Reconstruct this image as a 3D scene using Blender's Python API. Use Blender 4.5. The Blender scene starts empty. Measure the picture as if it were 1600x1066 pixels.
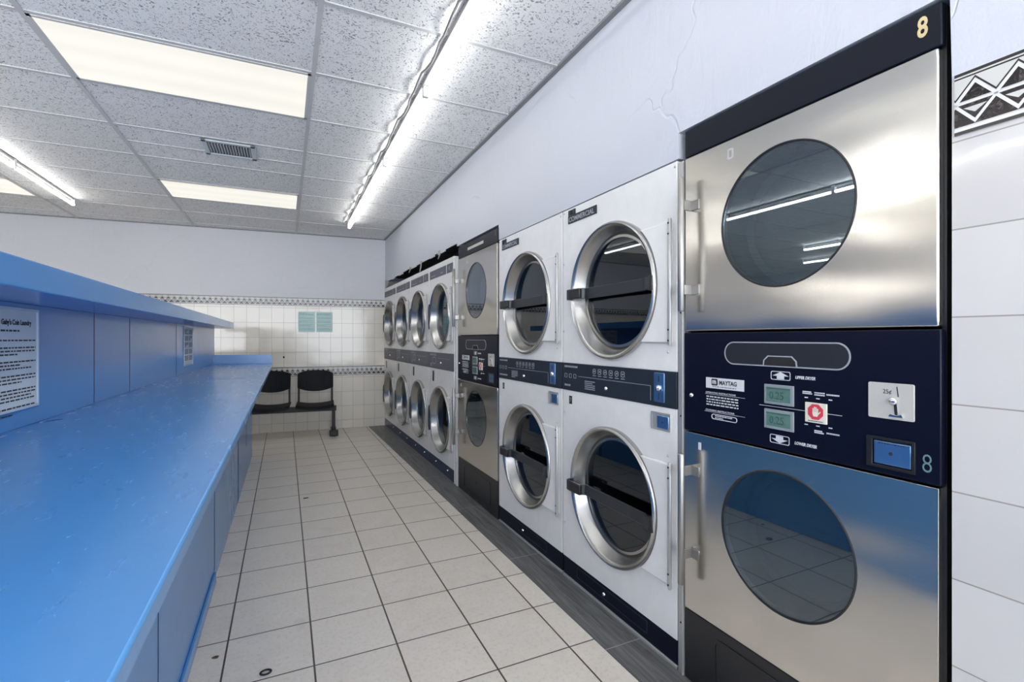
import bpy, bmesh, math, random
from mathutils import Vector, Matrix
PI = math.pi
random.seed(7)
S = bpy.context.scene
COL = S.collection

# ------------------------------------------------------------------ camera
F_PX, YAW = 757.0, 0.4386
cam_d = bpy.data.cameras.new('camera')
cam = bpy.data.objects.new('camera', cam_d)
COL.objects.link(cam)
cam.location = (0, 0, 1.30)
cam.rotation_euler = (PI/2, 0, -YAW)
cam_d.sensor_width = 36.0
cam_d.lens = 36.0*F_PX/1600
cam_d.shift_y = -4.0/1600
cam_d.clip_start = 0.02
S.camera = cam

# ------------------------------------------------------------------ view, world, fill light
S.view_settings.view_transform = 'Standard'
S.view_settings.look = 'None'
S.view_settings.gamma = 1
S.view_settings.use_curve_mapping = False
S.view_settings.exposure = 1.38
W = bpy.data.worlds.new('world')
S.world = W
W.use_nodes = True
W.node_tree.nodes['Background'].inputs[0].default_value = (0.72, 0.82, 1.0, 1)
W.node_tree.nodes['Background'].inputs[1].default_value = 1.0
TUBE_E, TROFFER_E, FILL_W = 5.5, 0.335, 135.0
TUBE_FILL = 15.0      # tubes outside the frame, set brighter as added fill light
def area(name, loc, rot, sx, sy, power, col):
    d = bpy.data.lights.new(name, 'AREA'); d.shape = 'RECTANGLE'; d.size = sx; d.size_y = sy
    d.energy = power; d.color = col
    o = bpy.data.objects.new(name, d); COL.objects.link(o); o.location = loc; o.rotation_euler = rot
    return o
# added fill light, set at an unseen shop window behind the camera
area('daylight_fill', (-1.9, -3.65, 1.45), (PI/2, 0, 0), 6.0, 2.3, FILL_W, (1.0, 0.985, 0.955))

# ------------------------------------------------------------------ node helpers
def mat(name):
    m = bpy.data.materials.new(name); m.use_nodes = True
    return m, m.node_tree, m.node_tree.nodes['Principled BSDF']
def pset(b, **k):
    names = dict(col='Base Color', rough='Roughness', metal='Metallic', spec='Specular IOR Level', coat='Coat Weight',
                 coatr='Coat Roughness', ior='IOR', aniso='Anisotropic', anrot='Anisotropic Rotation', trans='Transmission Weight',
                 emit='Emission Color', es='Emission Strength', alpha='Alpha')
    for a, v in k.items():
        if a in ('col', 'emit') and len(v) == 3: v = (*v, 1)
        b.inputs[names[a]].default_value = v
def N(nt, t, **k):
    n = nt.nodes.new(t)
    for a, v in k.items(): setattr(n, a, v)
    return n
def L(nt, a, b): nt.links.new(a, b)
def math_n(nt, op, a, b=None, c=None):
    n = N(nt, 'ShaderNodeMath', operation=op)
    for i, v in enumerate((a, b, c)):
        if v is None: continue
        if isinstance(v, (int, float)): n.inputs[i].default_value = v
        else: L(nt, v, n.inputs[i])
    return n.outputs[0]
def mixc(nt, f, a, b, bt='MIX'):
    n = N(nt, 'ShaderNodeMix', data_type='RGBA', blend_type=bt)
    if isinstance(f, (int, float)): n.inputs[0].default_value = f
    else: L(nt, f, n.inputs[0])
    for i, v in ((6, a), (7, b)):
        if isinstance(v, tuple): n.inputs[i].default_value = (*v[:3], 1)
        else: L(nt, v, n.inputs[i])
    return n.outputs[2]
def coords(nt, scale=(1, 1, 1)):
    t = N(nt, 'ShaderNodeTexCoord'); m = N(nt, 'ShaderNodeMapping'); m.inputs['Scale'].default_value = scale
    L(nt, t.outputs['Object'], m.inputs[0]); return m.outputs[0]
def noise(nt, vec, scale, detail=4, rough=.5, dist=0):
    n = N(nt, 'ShaderNodeTexNoise'); n.inputs['Scale'].default_value = scale; n.inputs['Detail'].default_value = detail
    n.inputs['Roughness'].default_value = rough; n.inputs['Distortion'].default_value = dist
    L(nt, vec, n.inputs['Vector']); return n.outputs['Fac']
def ramp(nt, f, a, b, ca=(0, 0, 0), cb=(1, 1, 1)):
    r = N(nt, 'ShaderNodeValToRGB'); r.color_ramp.elements[0].position = a; r.color_ramp.elements[1].position = b
    r.color_ramp.elements[0].color = (*ca, 1); r.color_ramp.elements[1].color = (*cb, 1)
    L(nt, f, r.inputs[0]); return r.outputs[0]
def bump(nt, b, h, strength=.3, dist=.002):
    n = N(nt, 'ShaderNodeBump'); n.inputs['Strength'].default_value = strength; n.inputs['Distance'].default_value = dist
    L(nt, h, n.inputs['Height']); L(nt, n.outputs[0], b.inputs['Normal'])
def sep(nt, vec):
    s = N(nt, 'ShaderNodeSeparateXYZ'); L(nt, vec, s.inputs[0]); return s.outputs
def grid_line(nt, c, off, pitch, half):
    """1 on a joint of the given half width"""
    a = math_n(nt, 'DIVIDE', math_n(nt, 'SUBTRACT', c, off), pitch)
    fr = math_n(nt, 'ABSOLUTE', math_n(nt, 'SUBTRACT', math_n(nt, 'FRACT', math_n(nt, 'ADD', a, .5)), .5))
    return math_n(nt, 'LESS_THAN', fr, half/pitch), math_n(nt, 'FLOOR', a)
def simple(name, col, rough=.5, metal=0, **k):
    m, nt, b = mat(name); pset(b, col=col, rough=rough, metal=metal, **k)
    v = coords(nt); n = noise(nt, v, 14, 3)
    L(nt, mixc(nt, n, tuple(c*.93 for c in col), tuple(min(1, c*1.06) for c in col)), b.inputs['Base Color'])
    return m

M = {}
# blue gloss paint, brushed on
def blue_paint(name, strength, col, rough=.3, rough_hi=.42):
    m, nt, b = mat(name); pset(b, coat=.25, coatr=rough)
    v = coords(nt, (5, 1.2, 1.2)); n1 = noise(nt, v, 7, 6, .6)
    v2 = coords(nt, (.6, 1.6, 1)); n2 = noise(nt, v2, 15, 5, .55, .8)
    c = mixc(nt, n1, tuple(x*.97 for x in col), tuple(min(1, x*1.03) for x in col))
    L(nt, c, b.inputs['Base Color'])
    pset(b, rough=rough, spec=.55)
    L(nt, math_n(nt, 'MULTIPLY_ADD', n1, .03, (rough+rough_hi)/2-.015), b.inputs['Roughness'])
    bump(nt, b, math_n(nt, 'ADD', n2, math_n(nt, 'MULTIPLY', n1, .06)), strength, .006)
    return m
M['blue_top'] = blue_paint('blue_gloss_worktop', .09, (.085, .31, .68), .20, .34)
M['blue'] = blue_paint('blue_gloss_paint', .05, (.06, .275, .66), .19, .29)
# steel
def steel(name, col=(.68, .66, .62), rough=.23, wav=.05, an=.5):
    m, nt, b = mat(name)
    pset(b, col=col, metal=1, rough=rough, aniso=an)
    v = coords(nt, (1, 1, 60)); n = noise(nt, v, 6, 5, .6)
    L(nt, math_n(nt, 'MULTIPLY_ADD', n, .12, rough-.06), b.inputs['Roughness'])
    v2 = coords(nt, (1, 1.0, 2.2)); n2 = noise(nt, v2, 1.6, 1, .4)
    bump(nt, b, n2, wav, .05)
    n3 = noise(nt, coords(nt, (1, 1, 1)), 4, 5, .6)
    L(nt, mixc(nt, n3, tuple(c*.9 for c in col), tuple(min(1, c*1.06) for c in col)), b.inputs['Base Color'])
    return m
M['steel'] = steel('brushed_steel', (.68, .655, .60), .20, .30)
M['ring'] = simple('spun_aluminium', (.46, .455, .44), .27, 1)
M['handle_steel'] = steel('satin_steel_handle', (.36, .35, .33), .45, 0)
M['chrome'] = simple('chrome', (.75, .75, .76), .12, 1)
M['post'] = simple('galvanised_post', (.50, .50, .49), .42, .55)
M['white'] = simple('white_enamel', (.78, .77, .755), .25)
M['whiteflap'] = simple('white_enamel_flap', (.80, .79, .775), .28)
M['navy'] = simple('navy_panel', (.004, .0055, .016), .3, spec=.18)
M['navy_band'] = simple('navy_band', (.006, .008, .015), .36, spec=.18)
M['slate'] = simple('slate_panel', (.018, .025, .038), .42, spec=.3)
M['grey_panel'] = simple('grey_violet_panel', (.10, .10, .125), .45)
M['toe_blue'] = simple('navy_toe_plate', (.012, .030, .085), .22)
M['black'] = simple('black_plastic', (.012, .012, .014), .38)
M['blackmat'] = simple('black_matte', (.01, .01, .012), .7)
M['drawer'] = simple('charcoal_drawer', (.011, .013, .020), .45)
M['bar'] = simple('dark_handle_bar', (.022, .025, .03), .42)
M['drum'] = simple('dark_drum', (.03, .03, .032), .5, .5)
M['inner'] = simple('inner_pane_grey', (.045, .056, .064), .3)
M['tub'] = simple('tub_wall', (.03, .05, .06), .3)
M['printw'] = simple('pale_print', (.62, .64, .66), .5)
M['printg'] = simple('grey_print', (.32, .34, .37), .5)
M['paperlabel'] = simple('label_silver', (.66, .67, .68), .4)
M['lcd'] = simple('lcd_green', (.10, .19, .16), .2)
M['lcdseg'] = simple('lcd_segment', (.045, .09, .08), .4)
M['lcdframe'] = simple('lcd_bezel', (.24, .28, .30), .35)
M['red'] = simple('stop_red', (.60, .05, .08), .4)
M['cream'] = simple('cream_plastic', (.74, .70, .60), .45)
M['coinplate'] = simple('coin_plate', (.60, .58, .53), .45, .3)
M['coinreflect'] = steel('coin_metal_blue_reflect', (.30, .52, .78), .32, 0)  # the counter's blue reflection is put into the metal colour
M['gold'] = simple('gold_digit', (.66, .52, .27), .35)
M['greendigit'] = simple('faded_green_digit', (.12, .22, .22), .45)
M['ink'] = simple('black_ink', (.02, .02, .03), .6)
M['teal_ink'] = simple('teal_ink', (.22, .46, .46), .6)
M['paper'] = simple('paper_sheet', (.66, .74, .80), .5)
M['paper_teal'] = simple('pale_teal_paper', (.56, .74, .72), .5)
M['acrylic'] = simple('acrylic_edge', (.55, .68, .82), .2)
M['rubber'] = simple('black_rubber', (.012, .012, .012), .7)
M['tbar'] = simple('ceiling_bar_paint', (.60, .60, .60), .5)
M['tbar_dark'] = simple('wall_angle_paint', (.24, .24, .25), .6)
M['fixture'] = simple('white_lamp_channel', (.7, .7, .7), .5)
M['channel'] = simple('grey_lamp_channel', (.22, .22, .22), .5)
M['cable'] = simple('grey_cable', (.16, .16, .165), .6)
M['vent'] = simple('vent_white', (.60, .64, .68), .5)
M['ventdark'] = simple('vent_dark', (.05, .04, .04), .8)
M['plaster'] = simple('broken_plaster', (.40, .40, .38), .9)
M['chair'] = simple('black_moulded_plastic', (.006, .008, .011), .5, spec=.16)
M['chairframe'] = simple('black_metal_frame', (.012, .012, .012), .45)
# glass
def glass(name, tint, ior, rough=0.0):
    m = bpy.data.materials.new(name); m.use_nodes = True; nt = m.node_tree
    for n in list(nt.nodes): nt.nodes.remove(n)
    out = N(nt, 'ShaderNodeOutputMaterial'); mx = N(nt, 'ShaderNodeMixShader')
    fr = N(nt, 'ShaderNodeFresnel'); ge = N(nt, 'ShaderNodeNewGeometry')
    L(nt, math_n(nt, 'MULTIPLY_ADD', ge.outputs['Backfacing'], 1/ior-ior, ior), fr.inputs[0])   # same pane from either side
    tr = N(nt, 'ShaderNodeBsdfTransparent'); tr.inputs[0].default_value = (*tint, 1)
    gl = N(nt, 'ShaderNodeBsdfGlossy'); gl.inputs['Roughness'].default_value = rough
    gl.inputs[0].default_value = (.9, .95, 1, 1)
    L(nt, fr.outputs[0], mx.inputs[0]); L(nt, tr.outputs[0], mx.inputs[1]); L(nt, gl.outputs[0], mx.inputs[2])
    L(nt, mx.outputs[0], out.inputs[0]); return m
M['glass_tint'] = glass('tinted_door_glass', (.80, .88, .92), 1.9)
M['glass_dark'] = glass('dark_door_glass', (.55, .58, .62), 1.6)
M['glass_clear'] = glass('clear_shop_glass', (.95, .97, 1), 1.45)
# emitters
def emitter(name, col, e, stripes=False):
    m, nt, b = mat(name); pset(b, col=(.25, .25, .25), rough=.5, emit=col, es=e)
    if stripes:
        v = coords(nt, (1, 1, 1)); s = sep(nt, v)
        w = math_n(nt, 'SINE', math_n(nt, 'MULTIPLY', s[1], 2*PI/.2))
        n = noise(nt, v, 2.5, 2)
        t = math_n(nt, 'ADD', math_n(nt, 'MULTIPLY_ADD', w, .035, .93), math_n(nt, 'MULTIPLY', n, .08))
        L(nt, math_n(nt, 'MULTIPLY', t, e), b.inputs['Emission Strength'])
    return m
M['tube'] = emitter('lit_tube', (1.0, .985, .955), TUBE_E)
M['tube_fill'] = emitter('lit_fill_tube', (1.0, .985, .955), TUBE_FILL)
M['diffuser'] = emitter('lit_diffuser', (1.0, .965, .86), TROFFER_E, True)

# wall: white glazed tiles below, thick white paint above
def wall_mat(name, axis, voff, z0, rowp, z_split, y_split=None, tile=(.74, .70, .64), paint=(.62, .635, .69), upper=None):
    m, nt, b = mat(name); v = coords(nt); s = sep(nt, v)
    c = s[axis]
    lv, iv = grid_line(nt, c, voff, .1525, .0016)
    lh, ih = grid_line(nt, s[2], z0, rowp, .0016)
    if upper:                                           # rows above a border course start at another height
        lh2, ih2 = grid_line(nt, s[2], upper[1], rowp, .0016)
        up = math_n(nt, 'GREATER_THAN', s[2], upper[0])
        lh = math_n(nt, 'ADD', math_n(nt, 'MULTIPLY', lh2, up), math_n(nt, 'MULTIPLY', lh, math_n(nt, 'SUBTRACT', 1, up)))
        ih = math_n(nt, 'ADD', ih, math_n(nt, 'MULTIPLY', up, 7))
    joint = math_n(nt, 'MAXIMUM', lv, lh)
    wn = N(nt, 'ShaderNodeTexWhiteNoise', noise_dimensions='2D')
    cb = N(nt, 'ShaderNodeCombineXYZ'); L(nt, iv, cb.inputs[0]); L(nt, ih, cb.inputs[1]); L(nt, cb.outputs[0], wn.inputs['Vector'])
    tc = mixc(nt, wn.outputs['Value'], tuple(x*.95 for x in tile), tuple(min(1, x*1.04) for x in tile))
    tc = mixc(nt, math_n(nt, 'MULTIPLY', noise(nt, v, 5, 4), .25), tc, (.62, .59, .54))
    tc = mixc(nt, joint, tc, (.33, .30, .27))
    n1 = noise(nt, v, 1.2, 3); n2 = noise(nt, coords(nt, (1, 1, .35)), 9, 6, .65, 1.2)
    pc = mixc(nt, n1, tuple(x*.96 for x in paint), tuple(min(1, x*1.03) for x in paint))
    isp = math_n(nt, 'GREATER_THAN', s[2], z_split)
    if y_split is not None:
        isp = math_n(nt, 'MAXIMUM', isp, math_n(nt, 'GREATER_THAN', s[1], y_split))
    L(nt, mixc(nt, isp, tc, pc), b.inputs['Base Color'])
    L(nt, math_n(nt, 'MULTIPLY_ADD', isp, .32, .10), b.inputs['Roughness'])
    # cracks and trowel ridges in the paint, joints and slight waves in the tile
    vo = N(nt, 'ShaderNodeTexVoronoi', feature='DISTANCE_TO_EDGE'); vo.inputs['Scale'].default_value = 2.2
    dv = N(nt, 'ShaderNodeMix', data_type='VECTOR'); dv.inputs[0].default_value = .22
    nn = N(nt, 'ShaderNodeTexNoise'); nn.inputs['Scale'].default_value = 5; L(nt, v, nn.inputs['Vector'])
    L(nt, v, dv.inputs[4]); L(nt, nn.outputs['Color'], dv.inputs[5]); L(nt, dv.outputs[1], vo.inputs['Vector'])
    cr = ramp(nt, vo.outputs['Distance'], 0, .012)
    gate = ramp(nt, noise(nt, v, 1.7, 2), .5, .62)
    crack = math_n(nt, 'MULTIPLY', math_n(nt, 'SUBTRACT', 1, cr), gate)
    ph = math_n(nt, 'ADD', math_n(nt, 'MULTIPLY', n2, .6), math_n(nt, 'MULTIPLY', crack, -.35))
    th = math_n(nt, 'ADD', math_n(nt, 'MULTIPLY', joint, -.6), math_n(nt, 'MULTIPLY', noise(nt, v, 7, 2), .30))
    h = N(nt, 'ShaderNodeMix', data_type='FLOAT'); L(nt, isp, h.inputs[0]); L(nt, th, h.inputs[2]); L(nt, ph, h.inputs[3])
    bump(nt, b, h.outputs[0], .65, .009)
    return m
M['wall_right'] = wall_mat('tile_and_paint_right', 1, .46, .542, .2018, 1.895, .62, (.60, .585, .57), (.56, .578, .63))
M['wall_back'] = wall_mat('tile_and_paint_back', 0, .1395, .115, .2075, 1.865, None, (.74, .69, .60), (.62, .625, .66), (.80, 1.104))
M['wall_plain'] = wall_mat('paint_plain', 1, 0, 0, .2, -1, None, (.7, .7, .7), (.62, .63, .675))
# floor
def floor_mat():
    m, nt, b = mat('floor_tiles'); v = coords(nt); s = sep(nt, v)
    lx, ix = grid_line(nt, s[0], 1.0855, .3264, .0036)
    ly, iy = grid_line(nt, s[1], 2.0754, .3301, .0032)
    j = math_n(nt, 'MAXIMUM', lx, ly)
    wn = N(nt, 'ShaderNodeTexWhiteNoise', noise_dimensions='2D'); cb = N(nt, 'ShaderNodeCombineXYZ')
    L(nt, ix, cb.inputs[0]); L(nt, iy, cb.inputs[1]); L(nt, cb.outputs[0], wn.inputs['Vector'])
    c = mixc(nt, wn.outputs['Value'], (.73, .655, .565), (.79, .715, .625))
    mott = noise(nt, v, 8, 8, .68, .4); c = mixc(nt, ramp(nt, mott, .35, .7), c, (.81, .745, .66))
    n2 = noise(nt, v, 60, 6, .7); c = mixc(nt, math_n(nt, 'MULTIPLY', ramp(nt, n2, .50, .74), .36), c, (.34, .31, .275))
    st = ramp(nt, noise(nt, v, 3.3, 5, .6, .5), .63, .78); c = mixc(nt, math_n(nt, 'MULTIPLY', st, .35), c, (.36, .30, .24))
    c = mixc(nt, j, c, (.075, .06, .05))
    L(nt, c, b.inputs['Base Color'])
    L(nt, math_n(nt, 'MULTIPLY_ADD', mott, .22, .30), b.inputs['Roughness'])
    bump(nt, b, math_n(nt, 'ADD', math_n(nt, 'MULTIPLY', j, -1), math_n(nt, 'MULTIPLY', mott, .25)), .35, .003)
    return m
M['floor'] = floor_mat()
def plank_mat():
    m, nt, b = mat('grey_wood_planks'); v = coords(nt, (9, .55, 9))
    n = noise(nt, v, 5, 8, .68, .8); s = sep(nt, coords(nt))
    c = mixc(nt, ramp(nt, n, .35, .68), (.055, .056, .056), (.20, .20, .195))
    l, i = grid_line(nt, s[1], 1.66, .92, .003)
    L(nt, mixc(nt, l, c, (.30, .29, .27)), b.inputs['Base Color']); pset(b, rough=.38)
    bump(nt, b, n, .2, .002); return m
M['plank'] = plank_mat()
def ceil_mat():
    m, nt, b = mat('fissured_ceiling_tile'); v = coords(nt)
    a = noise(nt, v, 42, 2, .5, 2.6); p = ramp(nt, a, .372, .405)          # worm fissures
    vo = N(nt, 'ShaderNodeTexVoronoi'); vo.inputs['Scale'].default_value = 150; L(nt, v, vo.inputs['Vector'])
    q = ramp(nt, vo.outputs['Distance'], .16, .26)
    pq = math_n(nt, 'MULTIPLY', p, math_n(nt, 'MULTIPLY_ADD', q, .45, .55))
    s = sep(nt, v); lx, ix = grid_line(nt, s[0], .145, 1.2225, .001); ly, iy = grid_line(nt, s[1], 2.91, .632, .001)
    wn = N(nt, 'ShaderNodeTexWhiteNoise', noise_dimensions='2D'); cb = N(nt, 'ShaderNodeCombineXYZ')
    L(nt, math_n(nt, 'FLOOR', math_n(nt, 'DIVIDE', math_n(nt, 'SUBTRACT', s[0], .145), 1.2225)), cb.inputs[0])
    L(nt, math_n(nt, 'FLOOR', math_n(nt, 'DIVIDE', math_n(nt, 'SUBTRACT', s[1], 2.91), .632)), cb.inputs[1])
    L(nt, cb.outputs[0], wn.inputs['Vector'])
    base = mixc(nt, wn.outputs['Value'], (.88, .88, .875), (.94, .94, .93))
    c = mixc(nt, pq, (.30, .30, .31), base)
    L(nt, c, b.inputs['Base Color']); pset(b, rough=.9)
    bump(nt, b, pq, .5, .004); return m
M['ceiling'] = ceil_mat()
def marble():
    m, nt, b = mat('black_marble_print'); v = coords(nt); n = noise(nt, v, 60, 5, .7, 1.5)
    L(nt, ramp(nt, n, .52, .75, (.012, .008, .008), (.17, .14, .13)), b.inputs['Base Color']); pset(b, rough=.15); return m
M['marble'] = marble()
M['bord_cream'] = simple('border_cream', (.60, .585, .55), .15)
M['bord_white'] = simple('border_white', (.72, .71, .69), .15)
M['bord_black'] = simple('border_black', (.02, .016, .016), .2)

# ------------------------------------------------------------------ mesh builder
class MB:
    def __init__(s): s.v = []; s.f = []; s.m = []
    def add(s, vs, fs, mi=0):
        o = len(s.v); s.v += [tuple(p) for p in vs]; s.f += [tuple(i+o for i in f) for f in fs]; s.m += [mi]*len(fs); return s
    def box(s, x0, x1, y0, y1, z0, z1, mi=0):
        x0, x1 = sorted((x0, x1)); y0, y1 = sorted((y0, y1)); z0, z1 = sorted((z0, z1))
        return s.add([(x0,y0,z0),(x1,y0,z0),(x1,y1,z0),(x0,y1,z0),(x0,y0,z1),(x1,y0,z1),(x1,y1,z1),(x0,y1,z1)],
              [(0,3,2,1),(4,5,6,7),(0,1,5,4),(1,2,6,5),(2,3,7,6),(3,0,4,7)], mi)
    def prism(s, poly, a0, a1, axis=0, mi=0):
        """poly of the two other coordinates, extruded along axis"""
        def P(a, p):
            q = list(p); q.insert(axis, a); return tuple(q)
        n = len(poly)
        return s.add([P(a0, p) for p in poly]+[P(a1, p) for p in poly],
            [tuple(range(n)), tuple(range(2*n-1, n-1, -1))]+[(i, i+n, (i+1) % n+n, (i+1) % n) for i in range(n)], mi)
    def lathe(s, prof, cy, cz, seg=64, mi=0, closed=False):
        """profile [(x, r)] turned about the line y=cy, z=cz"""
        vs = []; fs = []
        for x, r in prof:
            for k in range(seg):
                a = 2*PI*k/seg; vs.append((x, cy+r*math.cos(a), cz+r*math.sin(a)))
        m_ = len(prof)
        for i in range(m_ if closed else m_-1):
            for k in range(seg):
                a = i*seg+k; b = i*seg+(k+1) % seg; c = ((i+1) % m_)*seg+(k+1) % seg; d = ((i+1) % m_)*seg+k
                fs.append((a, b, c, d))
        return s.add(vs, fs, mi)
    def disc(s, x, cy, cz, r, t=.002, seg=64, mi=0):
        return s.prism([(cy+r*math.cos(2*PI*k/seg), cz+r*math.sin(2*PI*k/seg)) for k in range(seg)], x, x+t, 0, mi)
    def plate_hole(s, x0, x1, y0, y1, z0, z1, cy, cz, r, seg=64, mi=0):
        ang = [2*PI*k/seg for k in range(seg)]
        for yy in (y0, y1):
            for zz in (z0, z1): ang.append(math.atan2(zz-cz, yy-cy) % (2*PI))
        ang = sorted(set(round(a, 6) for a in ang)); n = len(ang); inn = []; out = []
        for a in ang:
            c, d = math.cos(a), math.sin(a)
            t = min([q for q in (((y1 if c > 0 else y0)-cy)/c if abs(c) > 1e-9 else 1e9, ((z1 if d > 0 else z0)-cz)/d if abs(d) > 1e-9 else 1e9)])
            inn.append((cy+r*c, cz+r*d)); out.append((cy+t*c, cz+t*d))
        vs = [(x0, *p) for p in inn]+[(x0, *p) for p in out]+[(x1, *p) for p in inn]+[(x1, *p) for p in out]; fs = []
        for i in range(n):
            j = (i+1) % n
            fs += [(i, n+i, n+j, j), (2*n+i, 2*n+j, 3*n+j, 3*n+i), (i, j, 2*n+j, 2*n+i), (n+i, 3*n+i, 3*n+j, n+j)]
        return s.add(vs, fs, mi)
    def tube(s, pts, r, seg=12, mi=0):
        pts = [Vector(p) for p in pts]; n = len(pts); vs = []; fs = []
        up0 = None
        for i, p in enumerate(pts):
            d = (pts[min(i+1, n-1)]-pts[max(i-1, 0)]).normalized()
            if up0 is None:
                up0 = Vector((0, 0, 1)) if abs(d.z) < .9 else Vector((1, 0, 0))
            a = d.cross(up0).normalized(); b = a.cross(d).normalized(); up0 = b
            rr = r[i] if isinstance(r, (list, tuple)) else r
            for k in range(seg):
                t = 2*PI*k/seg; vs.append(p+a*rr*math.cos(t)+b*rr*math.sin(t))
        for i in range(n-1):
            for k in range(seg):
                q = (k+1) % seg; fs.append((i*seg+k, i*seg+q, (i+1)*seg+q, (i+1)*seg+k))
        fs += [tuple(range(seg-1, -1, -1)), tuple(range((n-1)*seg, n*seg))]
        return s.add(vs, fs, mi)
    def strip(s, path, w0, w1, axis_w=2, th=.006, mi=0):
        """flat bar following path [(x,y)], between heights w0 and w1"""
        n = len(path); vs = []
        for i, (x, y) in enumerate(path):
            a = Vector(path[max(0, i-1)]); b = Vector(path[min(n-1, i+1)]); d = (b-a).normalized(); nx, ny = -d.y*th, d.x*th
            vs += [(x, y, w0), (x, y, w1), (x+nx, y+ny, w1), (x+nx, y+ny, w0)]
        fs = [(0, 1, 2, 3), (4*n-1, 4*n-2, 4*n-3, 4*n-4)]
        for i in range(n-1):
            for k in range(4): fs.append((4*i+k, 4*i+4+k, 4*i+4+(k+1) % 4, 4*i+(k+1) % 4))
        return s.add(vs, fs, mi)
    def build(s, name, mats, parent=None, loc=(0, 0, 0), bevel=0, smooth=True, ang=35):
        me = bpy.data.meshes.new(name); me.from_pydata(s.v, [], s.f); me.update()
        if not isinstance(mats, (list, tuple)): mats = [mats]
        for m in mats: me.materials.append(m)
        for p, i in zip(me.polygons, s.m): p.material_index = i
        bm = bmesh.new(); bm.from_mesh(me); bmesh.ops.recalc_face_normals(bm, faces=bm.faces); bm.to_mesh(me); bm.free()
        if smooth:
            for p in me.polygons: p.use_smooth = True
            me.set_sharp_from_angle(angle=math.radians(ang))
        o = bpy.data.objects.new(name, me); COL.objects.link(o); o.location = loc
        if parent: o.parent = parent
        if bevel:
            b = o.modifiers.new('bevel', 'BEVEL'); b.width = bevel; b.segments = 2; b.limit_method = 'ANGLE'; b.angle_limit = math.radians(50)
            b.harden_normals = False
        return o
def rr(y0, y1, z0, z1, r, seg=8):
    y0, y1 = sorted((y0, y1)); z0, z1 = sorted((z0, z1)); out = []
    for cy, cz, a0 in ((y1-r, z1-r, 0), (y0+r, z1-r, 90), (y0+r, z0+r, 180), (y1-r, z0+r, 270)):
        for k in range(seg+1):
            a = math.radians(a0+90*k/seg); out.append((cy+r*math.cos(a), cz+r*math.sin(a)))
    return out
def frame_poly(mb, poly_o, poly_i, x0, x1, mi=0):
    n = len(poly_o)
    vs = [(x0, *p) for p in poly_o]+[(x0, *p) for p in poly_i]+[(x1, *p) for p in poly_o]+[(x1, *p) for p in poly_i]; fs = []
    for i in range(n):
        j = (i+1) % n
        fs += [(i, j, n+j, n+i), (2*n+i, 3*n+i, 3*n+j, 2*n+j), (i, 2*n+i, 2*n+j, j), (n+i, n+j, 3*n+j, 3*n+i)]
    mb.add(vs, fs, mi)

def tag(o, label, cat, group=None, kind=None):
    o['label'] = label; o['category'] = cat
    if group: o['group'] = group
    if kind: o['kind'] = kind
    return o
def struct(o): o['kind'] = 'structure'; return o
def empty(name, loc, rz=0):
    o = bpy.data.objects.new(name, None); COL.objects.link(o); o.location = loc; o.rotation_euler = (0, 0, rz); o.empty_display_size = .1
    return o
def text_mesh(txt, size, depth=.0006, align='LEFT', bold=0.0, shear=0.0, spacing=1.0):
    c = bpy.data.curves.new('t', 'FONT'); c.body = txt; c.size = size; c.extrude = depth; c.align_x = align; c.offset = bold
    c.shear = shear; c.space_character = spacing; c.resolution_u = 3
    o = bpy.data.objects.new('t', c); COL.objects.link(o)
    bpy.context.view_layer.update()
    me = bpy.data.meshes.new_from_object(o.evaluated_get(bpy.context.evaluated_depsgraph_get()))
    bpy.data.objects.remove(o); bpy.data.curves.remove(c)
    return me
def text_into(mb, txt, size, x, y, z, mi=0, face='-x', align='LEFT', bold=0, shear=0, wide=1.0, rot=0.0):
    """lettering that reads in the room; face -x: on the machines, +x: on the counter panel, -y: on the back wall"""
    me = text_mesh(txt, size, .0006, align, bold, shear)
    cr, sr = math.cos(rot), math.sin(rot)
    vs = []
    for v in me.vertices:
        a, b, c = v.co.x*wide, v.co.y, v.co.z
        a, b = a*cr-b*sr, a*sr+b*cr
        if face == '-x': vs.append((x-c, y-a, z+b))
        elif face == '+x': vs.append((x+c, y+a, z+b))
        else: vs.append((x+a, y-c, z+b))
    mb.add(vs, [tuple(p.vertices) for p in me.polygons], mi)
    bpy.data.meshes.remove(me)
def lines_block(mb, x, y_left, y_right, z_top, z_bot, rows, h, seed, mi=0, face='-x', t=.0008):
    """rows of small print too small to read: word-long dashes; y_left is the reader's left"""
    rnd = random.Random(seed); sgn = 1 if y_right > y_left else -1; Wd = abs(y_right-y_left)
    for r in range(rows):
        zc = z_top-(z_top-z_bot)*(r+.5)/rows; p = 0; end = Wd*(1 if rnd.random() < .7 else rnd.uniform(.4, .9))
        while p < end:
            w = rnd.uniform(.035, .12)*Wd
            w = min(w, end-p)
            if w < .01*Wd: break
            a = y_left+sgn*p; b = y_left+sgn*(p+w)
            if face == '-y': mb.box(a, b, x-t, x, zc-h/2, zc+h/2, mi)
            elif face == '+x': mb.box(x, x+t, a, b, zc-h/2, zc+h/2, mi)
            else: mb.box(x-t, x, a, b, zc-h/2, zc+h/2, mi)
            p += w+.03*Wd
def sphere_cap(mb, x, y, z, r, mi=0, seg=16):
    mb.lathe([(x, r), (x-r*.45, r*.9), (x-r*.8, r*.55), (x-r*.95, .0004)], y, z, seg, mi)

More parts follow.
